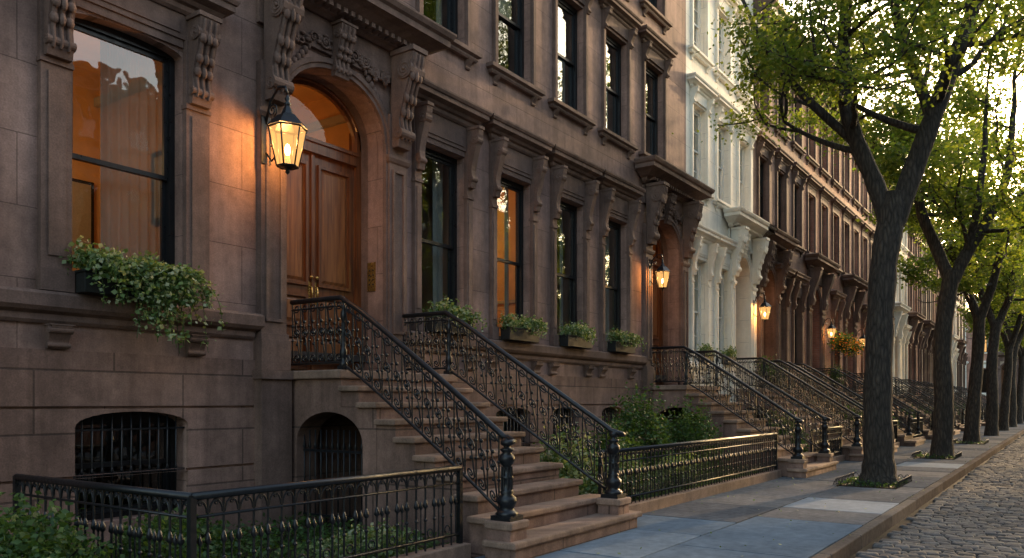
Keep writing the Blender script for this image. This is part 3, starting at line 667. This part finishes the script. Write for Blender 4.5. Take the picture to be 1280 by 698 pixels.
# ---------------------------------------------------------------- planters
def planter(x,w,y=YF-.16,z=2.70,hang=0,n=900,size=.045,L0=.3,L1=.3,dxr=(-.1,.1)):
    P=Parts(); b=P['box',m_fleaf]; b.box(x-w/2,x+w/2,y-.11,y+.09,z,z+.2); b.box(x-w/2-.015,x+w/2+.015,y-.125,y+.105,z+.2,z+.225)
    e=finish(P,'window_planter',(x,y,z),None,{'box':.006})
    C=[]
    for i in range(14): C.append((x+random.uniform(-w/2,w/2),y+random.uniform(-.1,.05),z+.25+random.uniform(0,.16)))
    pts=cloud(C,(.065,.06,.06),n)
    extra=[]; st=MB()
    for k in range(hang):
        fx=random.random()**.7; px=x+w*(fx-.5); L=random.uniform(L0,L1)*(.4+.6*fx); out=random.uniform(.08,.28); yy=y-.1; dx=random.uniform(*dxr)
        path=[]
        for j in range(16):
            t=j/15; q=(px+dx*t+.03*math.sin(7*t+k),yy-out*math.sin(t*pi*.55),z+.28+.12*math.sin(t*pi)-L*t**1.7); path.append(q)
        st.tube(path,.004,3,False)
        for q in path[::2]:
            extra.append(np.array(q)+rng.normal(size=(9,3))*.03)
    if extra: pts=np.concatenate([pts]+extra)
    o=leaves('foliage',pts,size,m_ivy,.3,.42); attach(o,e)
    if hang:
        me=bpy.data.meshes.new('stems'); me.from_pydata(st.v,[],st.f); me.materials.append(m_leafd); o=bpy.data.objects.new('stems',me); sc.collection.objects.link(o); attach(o,e)
planter(4.66,1.1,hang=62,n=1400,size=.052,L0=.3,L1=1.05,dxr=(-.08,.34))
for x in (9.96,11.96,13.96,15.96): planter(x,.95,n=1200,size=.05,hang=6,L0=.15,L1=.3)
for x in (21,22.8): planter(x,.7,n=500,size=.06)
# ---------------------------------------------------------------- shrubs
def shrub(x,y,rx,ry,rz,n,size=.06,mat=None,name='garden_shrub',z=0.0):
    th=rng.uniform(0,2*pi,n); ph=np.arccos(rng.uniform(-.1,1,n)); rr=rng.uniform(.45,1.0,n)**.5
    lump=1+.18*np.sin(th*5+x)*np.sin(ph*4)+.1*np.sin(th*9)
    C=np.stack([x+rx*rr*lump*np.sin(ph)*np.cos(th),y+ry*rr*lump*np.sin(ph)*np.sin(th),z+.05+rz*rr*lump*np.cos(ph)],1)
    C=C+rng.normal(size=C.shape)*.035
    C=C[C[:,1]<YF-.05]
    e=empty(name,(x,y,z)); o=leaves('foliage',C,size,mat or m_leafd,.4); attach(o,e)
    st=MB()
    for k in range(9):
        a=random.random()*2*pi; st.tube([(x,y,z-.05),(x+rx*.3*math.cos(a),y+ry*.3*math.sin(a),z+rz*.4),(x+rx*.7*math.cos(a),y+ry*.7*math.sin(a),z+rz*.75)],[.015,.01,.005],4)
    me=bpy.data.meshes.new('stems'); me.from_pydata(st.v,[],st.f); me.materials.append(m_bark); o=bpy.data.objects.new('stems',me); sc.collection.objects.link(o); attach(o,e)
shrub(2.75,6.3,.55,.9,.76,7000,.055); shrub(2.5,5.35,.6,.4,.5,4500,.05); shrub(3.95,6.6,.4,.6,.5,3000,.05); shrub(4.6,7.2,.5,.5,.45,3000,.06); shrub(5.6,5.6,.7,.35,.32,2600,.05,m_ivy)
shrub(14.3,6.9,1.0,.7,1.65,9000,.07); shrub(12.6,6.6,.8,.6,1.1,5500,.07); shrub(15.9,6.5,1.0,.6,1.45,7000,.07)
shrub(10.3,6.2,.7,.6,1.05,5000,.07,m_ivy); shrub(11.4,5.8,.6,.45,.75,3500,.06,m_ivy); shrub(13.3,5.65,1.1,.38,.6,4500,.05,m_ivy); shrub(21.5,6.2,1.0,.6,1.2,4500,.08); shrub(29.8,6.2,1.2,.6,1.4,4000,.1)
for dx in (35.9,42,48,54,60,66): shrub(dx,6.3,1.2,.6,1.1+.3*random.random(),2500,.13)
C=np.stack([rng.uniform(9.4,17.3,9000),rng.uniform(5.25,8.0,9000),rng.uniform(.02,.24,9000)],1); leaves('ground_ivy',C,.07,m_leafd,1.2)
C=np.stack([rng.uniform(3.5,6.7,6000),rng.uniform(5.25,8.0,6000),rng.uniform(.0,.22,6000)],1); leaves('ground_ivy',C,.06,m_leafd,1.2)
# ---------------------------------------------------------------- ground
def sheet(name,x0,x1,y0,y1,z,mat):
    me=bpy.data.meshes.new(name); me.from_pydata([(x0,y0,z),(x1,y0,z),(x1,y1,z),(x0,y1,z)],[],[(0,1,2,3)]); me.materials.append(mat)
    o=bpy.data.objects.new(name,me); sc.collection.objects.link(o); return o
sheet('ground',-400,600,-500,500,-.30,m_soil)
sheet('road',-60,99,-5.9,2.2,-.165,m_joint); sheet('road',99,108-5,-80,80,-.16,m_asph)
def slabs(y0,y1,xs0,xs1,rows,nm,special=(),pale=()):
    P=Parts(); P['bed',m_joint].box(xs0,xs1,y0,y1,-.28,-.02)
    rh=(y1-y0)/rows
    for r in range(rows):
        x=xs0+.6*r
        while x<xs1-.5:
            L=random.choice([1.25,1.5,1.5,1.8]); a=x; x+=L
            z=random.uniform(-.006,.006); c=a+L/2
            kind=('slabs',m_slab)
            if any(p<=c<q and r in rr for p,q,rr in special): kind=('blue_slabs',m_blue)
            if any(a<=p<a+L and r==rr for p,rr in pale): kind=('pale_slabs',m_light)
            P[kind].box(a+.012,a+L-.012,y0+r*rh+.012,y0+(r+1)*rh-.012,-.06,z)
    finish(P,nm,(0,y0,0),None,{'slabs':.008,'blue_slabs':.008,'pale_slabs':.008})
slabs(2.19,5.04,-6,97,2,'sidewalk',[(2.0,10.6,(0,1))],[(12.6,0),(22.2,0)])
P=Parts(); P['bed',m_slab].box(-30,97,-8.8,-5.96,-.28,0); finish(P,'sidewalk',(0,-7,0))
P=Parts(); P['yard',m_soil].box(-6,97,5.05,YF+.2,-.29,-.03); finish(P,'front_garden_bed',(0,6,0))
P=Parts(); K1=P['kerb_stones',m_kerb]; x=-6
while x<97: 
    L=random.uniform(1.4,2.4); K1.box(x+.006,x+L-.006,2.04,2.18,-.29,random.uniform(0,.008)); x+=L
finish(P,'kerb',(0,2.1,0),None,{'kerb_stones':.015})
P=Parts(); P['kerb_stones',m_kerb].box(-30,97,-5.95,-5.75,-.29,.0); finish(P,'kerb',(0,-5.8,0),None,{'kerb_stones':.02})
cw=.125; cl=.20
X=[]; xr=-1.0
while xr<80:
    yy=2.02-random.random()*cl; ymin=-3.5 if xr<20 else -1.0
    while yy>ymin:
        l=cl*random.uniform(.75,1.25); X.append((xr,yy-l,cw,l)); yy-=l
    xr+=cw
A=np.array(X); n=len(A); g=.014
def ringv(ins,z,tilt):
    x0=A[:,0]+g/2+ins; x1=A[:,0]+A[:,2]-g/2-ins; y0=A[:,1]+g/2+ins; y1=np.minimum(A[:,1]+A[:,3],2.03)-g/2-ins
    t1,t2=tilt
    return np.stack([np.stack([x0,y0,z-t1-t2],1),np.stack([x1,y0,z+t1-t2],1),np.stack([x1,y1,z+t1+t2],1),np.stack([x0,y1,z-t1+t2],1)],1)
zt=-.125+rng.uniform(-.008,.008,n)+.012*np.sin(A[:,0]*.9)*np.sin(A[:,1]*1.3); tl=(rng.normal(size=n)*.003,rng.normal(size=n)*.003)
V=np.concatenate([ringv(0,np.full(n,-.19),(0,0)),ringv(.0,zt-.022,tl),ringv(.012,zt-.006,tl),ringv(.03,zt,tl)],1)
V[:,:,:2]+=rng.normal(size=(n,16,2))*.003
f=[]
for k in range(3):
    for i in range(4): j=(i+1)%4; f.append((k*4+i,k*4+j,(k+1)*4+j,(k+1)*4+i))
f.append((12,13,14,15)); F=(np.array(f)[None]+(np.arange(n)*16)[:,None,None]).reshape(-1,4)
quadmesh('cobblestones',V.reshape(-1,3),F,m_cob,True)
# ---------------------------------------------------------------- trees
Rv=Vector((.571,-.821,0)); Fv=Vector((.821,.571,0))
def grow(mb,p,d,r,L,lev,tips,maxlev=3):
    pts=[p.copy()]; q=p.copy(); dd=d.normalized(); n=5
    for i in range(n):
        dd=(dd+Vector((random.gauss(0,.16),random.gauss(0,.16),random.gauss(0,.10)+.05))).normalized(); q=q+dd*L/n; pts.append(q.copy())
        if lev>=2 : tips.append((tuple(q),.28))
    mb.tube(pts,[r*(1-.55*i/n) for i in range(n+1)],7 if lev<2 else 5,False)
    if lev<maxlev:
        for k in range(3 if lev<2 else 2):
            at=pts[random.choice([3,4,5])] if k else pts[-1]
            ax=Vector((random.gauss(0,1),random.gauss(0,1),random.gauss(.15,.5))).normalized()
            grow(mb,at,dd*.75+ax*.8,r*.55,L*random.uniform(.62,.82),lev+1,tips,maxlev)
    else: tips.append((tuple(q),.36))
def make_tree(name,base,limbs,nleaf,size,seed,maxy=4.7,minz=5.9,minr=-9):
    random.seed(seed); mb=MB(); tips=[]
    for path,rad in limbs:
        P_=[Vector(p) for p in path]; pts=[];rs=[]
        for i in range(len(P_)-1):
            for k in range(4):
                t=k/4; a=P_[max(i-1,0)];b=P_[i];c=P_[i+1];d=P_[min(i+2,len(P_)-1)]
                q=.5*((2*b)+(c-a)*t+(2*a-5*b+4*c-d)*t*t+(-a+3*b-3*c+d)*t**3); pts.append(q); rs.append(rad[i]*(1-t)+rad[i+1]*t)
        pts.append(P_[-1]); rs.append(rad[-1])
        rs=[r*(1+.05*math.sin(i*2.1)) for i,r in enumerate(rs)]
        mb.tube(pts,rs,12,False)
        if P_[0].z>3:
            m=len(pts)
            for i in range(m//3,m,2):
                ax=Vector((random.gauss(0,1),random.gauss(0,1),random.uniform(-.1,.6))).normalized()
                grow(mb,pts[i],ax,rs[i]*.45,random.uniform(1.3,2.1),1,tips)
            grow(mb,pts[-1],pts[-1]-pts[-2],rs[-1],1.8,1,tips)
    T=np.array([t[0] for t in tips]); S=np.array([t[1] for t in tips])
    keep=(T[:,2]>minz)&(T[:,1]<maxy)&(T@np.array(Rv)>minr); T=T[keep];S=S[keep]
    wgt=rng.uniform(.0,1,len(T))**1.7; wgt/=wgt.sum()
    i=rng.choice(len(T),nleaf,p=wgt); C=T[i]+rng.normal(size=(nleaf,3))*S[i][:,None]*np.array([.9,.9,.5]); C=C[(C[:,1]<maxy+.2)&(C[:,2]>minz-.5)]
    e=empty(name,base)
    me=bpy.data.meshes.new('trunk_and_limbs'); me.from_pydata(mb.v,[],mb.f); me.polygons.foreach_set('use_smooth',[True]*len(mb.f)); me.materials.append(m_bark)
    o=bpy.data.objects.new('trunk_and_limbs',me); sc.collection.objects.link(o); o.parent=e
    l=leaves('crown_leaves',C,size,m_leaf,.35); l.parent=e
    return e,me,l.data
def L(r,f,z): return tuple(Rv*r+Fv*f+Vector((0,0,z)))
main=[([L(0,0,-.15),L(0,0,.12),L(0,0,.5),L(-.02,0,1.6),L(.02,0,3),L(.1,0,4.3),L(.26,0,5.3),L(.3,0,5.7)],[.44,.35,.29,.265,.255,.25,.26,.24]),
      ([L(.22,0,5.0),L(-.02,.1,5.9),L(-.35,.2,6.8),L(-.55,.3,7.8),L(-.45,.5,9.4),L(-.2,.6,11.5)],[.18,.17,.155,.145,.12,.07]),
      ([L(.3,0,5.1),L(.62,-.1,6.1),L(.95,-.2,7.1),L(1.4,-.1,8.2),L(2.0,0,9.8),L(2.4,.2,11.5)],[.21,.2,.18,.16,.12,.08]),
      ([L(.95,-.2,7.1),L(.8,.2,8.2),L(.5,.4,9.6),L(.6,.6,11)],[.12,.11,.09,.05]),
      ([L(-.3,.2,6.7),L(-1.0,.6,7.6),L(-1.7,.9,8.6),L(-2.2,1.0,9.6)],[.10,.085,.065,.04])]
make_tree('street_tree',(17.0,3.05,0),main,38000,.10,3,minz=6.7,minr=-2.7)
t2=[([L(0,0,-.1),L(0,0,.3),L(.05,0,1.6),L(.0,0,3.2),L(.15,0,4.6),L(.3,0,5.4)],[.4,.29,.26,.24,.23,.23]),
    ([L(.25,0,5.0),L(.7,0,5.9),L(1.3,.1,6.8),L(2.0,.2,8.2),L(2.3,.4,10)],[.19,.17,.15,.12,.08]),
    ([L(.25,0,5.1),L(-.1,.2,6.2),L(-.5,.3,7.4),L(-.6,.3,9),L(-.4,.2,11)],[.18,.16,.14,.11,.07]),
    ([L(.7,0,5.9),L(.8,-.4,7.2),L(.9,-.6,9)],[.12,.1,.07])]
e2,tm2,lm2=make_tree('street_tree',(26.2,3.0,0),t2,22000,.135,11,minz=6.1)
t3=[([L(0,0,-.1),L(0,0,.3),L(.1,0,1.8),L(.25,0,3.6),L(.3,0,5.0)],[.38,.28,.24,.22,.21]),
    ([L(.3,0,4.8),L(.0,.3,6.0),L(-.5,.3,7.4),L(-1.0,.2,9.2)],[.18,.15,.12,.08]),
    ([L(.3,0,4.8),L(.7,-.2,6.2),L(1.0,-.3,7.8),L(1.2,-.2,10)],[.18,.15,.12,.08])]
e3,tm3,lm3=make_tree('street_tree',(36,3.1,0),t3,15000,.16,21,minz=5.9)
def copytree(tm,lm,loc,rot,s):
    e=empty('street_tree',loc)
    for me,nm in ((tm,'trunk_and_limbs'),(lm,'crown_leaves')):
        o=bpy.data.objects.new(nm,me); sc.collection.objects.link(o); o.parent=e
    e.rotation_euler=(0,0,rot); e.scale=(s,s,s)
for i,(x,s) in enumerate([(44.5,1.0),(53,.95),(61,1.0),(70,1.0),(79,.95),(89,1.0)]):
    copytree((tm2,tm3)[i%2],(lm2,lm3)[i%2],(x,3.0,0),[.2,-.3,.15][i%3]+(0 if i%2 else .1),s)
for i,x in enumerate((27,36,45,57)):
    copytree((tm3,tm2)[i%2],(lm3,lm2)[i%2],(x,-6.9,0),pi+[.2,-.3,.15][i%3],1.0)
for tx,tn in ((17.0,1500),(26.2,1000),(36,700)):
    P=Parts(); P['soil',m_soil].box(tx-.85,tx+.75,2.6,3.65,-.05,.009); I=P['hoop_edging',m_iron]
    def hoops(x0,y0,x1,y1):
        n=int(math.hypot(x1-x0,y1-y0)/.12)
        for i in range(n):
            a=[(x0+(x1-x0)*(i+k/6*1.3)/n,y0+(y1-y0)*(i+k/6*1.3)/n,.13*math.sin(pi*k/6)+.01) for k in range(7)]; I.tube(a,.006,4,False)
    hoops(tx-.87,2.58,tx+.77,2.58); hoops(tx-.87,3.67,tx+.77,3.67); hoops(tx-.87,2.58,tx-.87,3.67); hoops(tx+.77,2.58,tx+.77,3.67)
    e=finish(P,'tree_pit',(tx,3.1,0))
    C=np.stack([np.clip(rng.normal(tx-.05,.42,tn),tx-.8,tx+.7),np.clip(rng.normal(3.12,.28,tn),2.63,3.6),rng.uniform(.01,.14,tn)**1.3],1); o=leaves('ground_cover',C,.055,m_leafd,.8); attach(o,e)
def basket(x,y,z):
    e=empty('hanging_flower_basket',(x,y,z)); P_=MB(); P_.lathe([(0,-.2),(.15,-.15),(.22,0),(.2,0)],x,y,10,z0=z)
    P_.tube([(x,y,z),(x,y,z+.6),(x,YF,z+.62)],.012,5)
    me=bpy.data.meshes.new('basket'); me.from_pydata(P_.v,[],P_.f); me.materials.append(m_iron); o=bpy.data.objects.new('basket',me); sc.collection.objects.link(o); attach(o,e)
    C=cloud([(x,y,z+.1)],(.22,.22,.16),900); o=leaves('foliage',C,.1,m_leafd,.4); attach(o,e)
    C=cloud([(x+.1,y-.05,z+.05)],(.24,.24,.14),350); o=leaves('flowers',C,.08,m_bloom,.4); attach(o,e)
basket(34.6,7.6,4.0); basket(36.5,7.7,3.9)
def urn(x,y,z,s=1):
    e=empty('potted_topiary',(x,y,z)); M=MB(); M.lathe([(.14*s,0),(.15*s,.04),(.08*s,.1),(.16*s,.25*s),(.19*s,.4*s),(.21*s,.42*s),(.18*s,.42*s)],x,y,10,z0=z)
    me=bpy.data.meshes.new('pot'); me.from_pydata(M.v,[],M.f); me.materials.append(m_fleaf); o=bpy.data.objects.new('pot',me); sc.collection.objects.link(o); attach(o,e)
    C=cloud([(x,y,z+.62*s)],(.12*s,.12*s,.16*s),900); o=leaves('foliage',C,.07,m_leafd,.3); attach(o,e)
urn(25.1,7.75,2.0); urn(33.9,7.7,2,1.1); urn(26.3,7.8,2.0)
C=np.stack([rng.uniform(3,40,320),rng.uniform(2.1,5,320),np.full(320,.012)],1); leaves('fallen_leaves',C,.05,m_ivy,6)
# ---------------------------------------------------------------- light
az=math.radians(9); el=math.radians(15)
S=Vector((math.cos(el)*math.cos(az),-math.cos(el)*math.sin(az),math.sin(el)))
sl=bpy.data.lights.new('sun','SUN'); sl.energy=4.5; sl.angle=math.radians(.6); sl.color=(1,.66,.36)
so=bpy.data.objects.new('sun',sl); so.rotation_euler=S.to_track_quat('Z','Y').to_euler(); so.location=(60,-10,30); sc.collection.objects.link(so)
w=bpy.data.worlds.new('World'); sc.world=w; w.use_nodes=True; nt=w.node_tree
sky=nt.nodes.new('ShaderNodeTexSky'); sky.sky_type='NISHITA'; sky.sun_disc=False; sky.sun_elevation=el; sky.sun_rotation=math.atan2(S.x,S.y)
sky.air_density=1.3; sky.dust_density=3.8; sky.ozone_density=.6
nt.links.new(sky.outputs[0],nt.nodes['Background'].inputs[0]); nt.nodes['Background'].inputs[1].default_value=.68
sc.view_settings.view_transform='Standard'; sc.view_settings.look='None'; sc.view_settings.exposure=0
cam=bpy.data.cameras.new('camera'); cam.lens=28.125; cam.sensor_width=36; cam.shift_y=.1203; cam.clip_end=1500
co=bpy.data.objects.new('camera',cam); co.location=(0,0,1.6); co.rotation_euler=(math.radians(90),0,math.radians(34.8-90)); sc.collection.objects.link(co); sc.camera=co
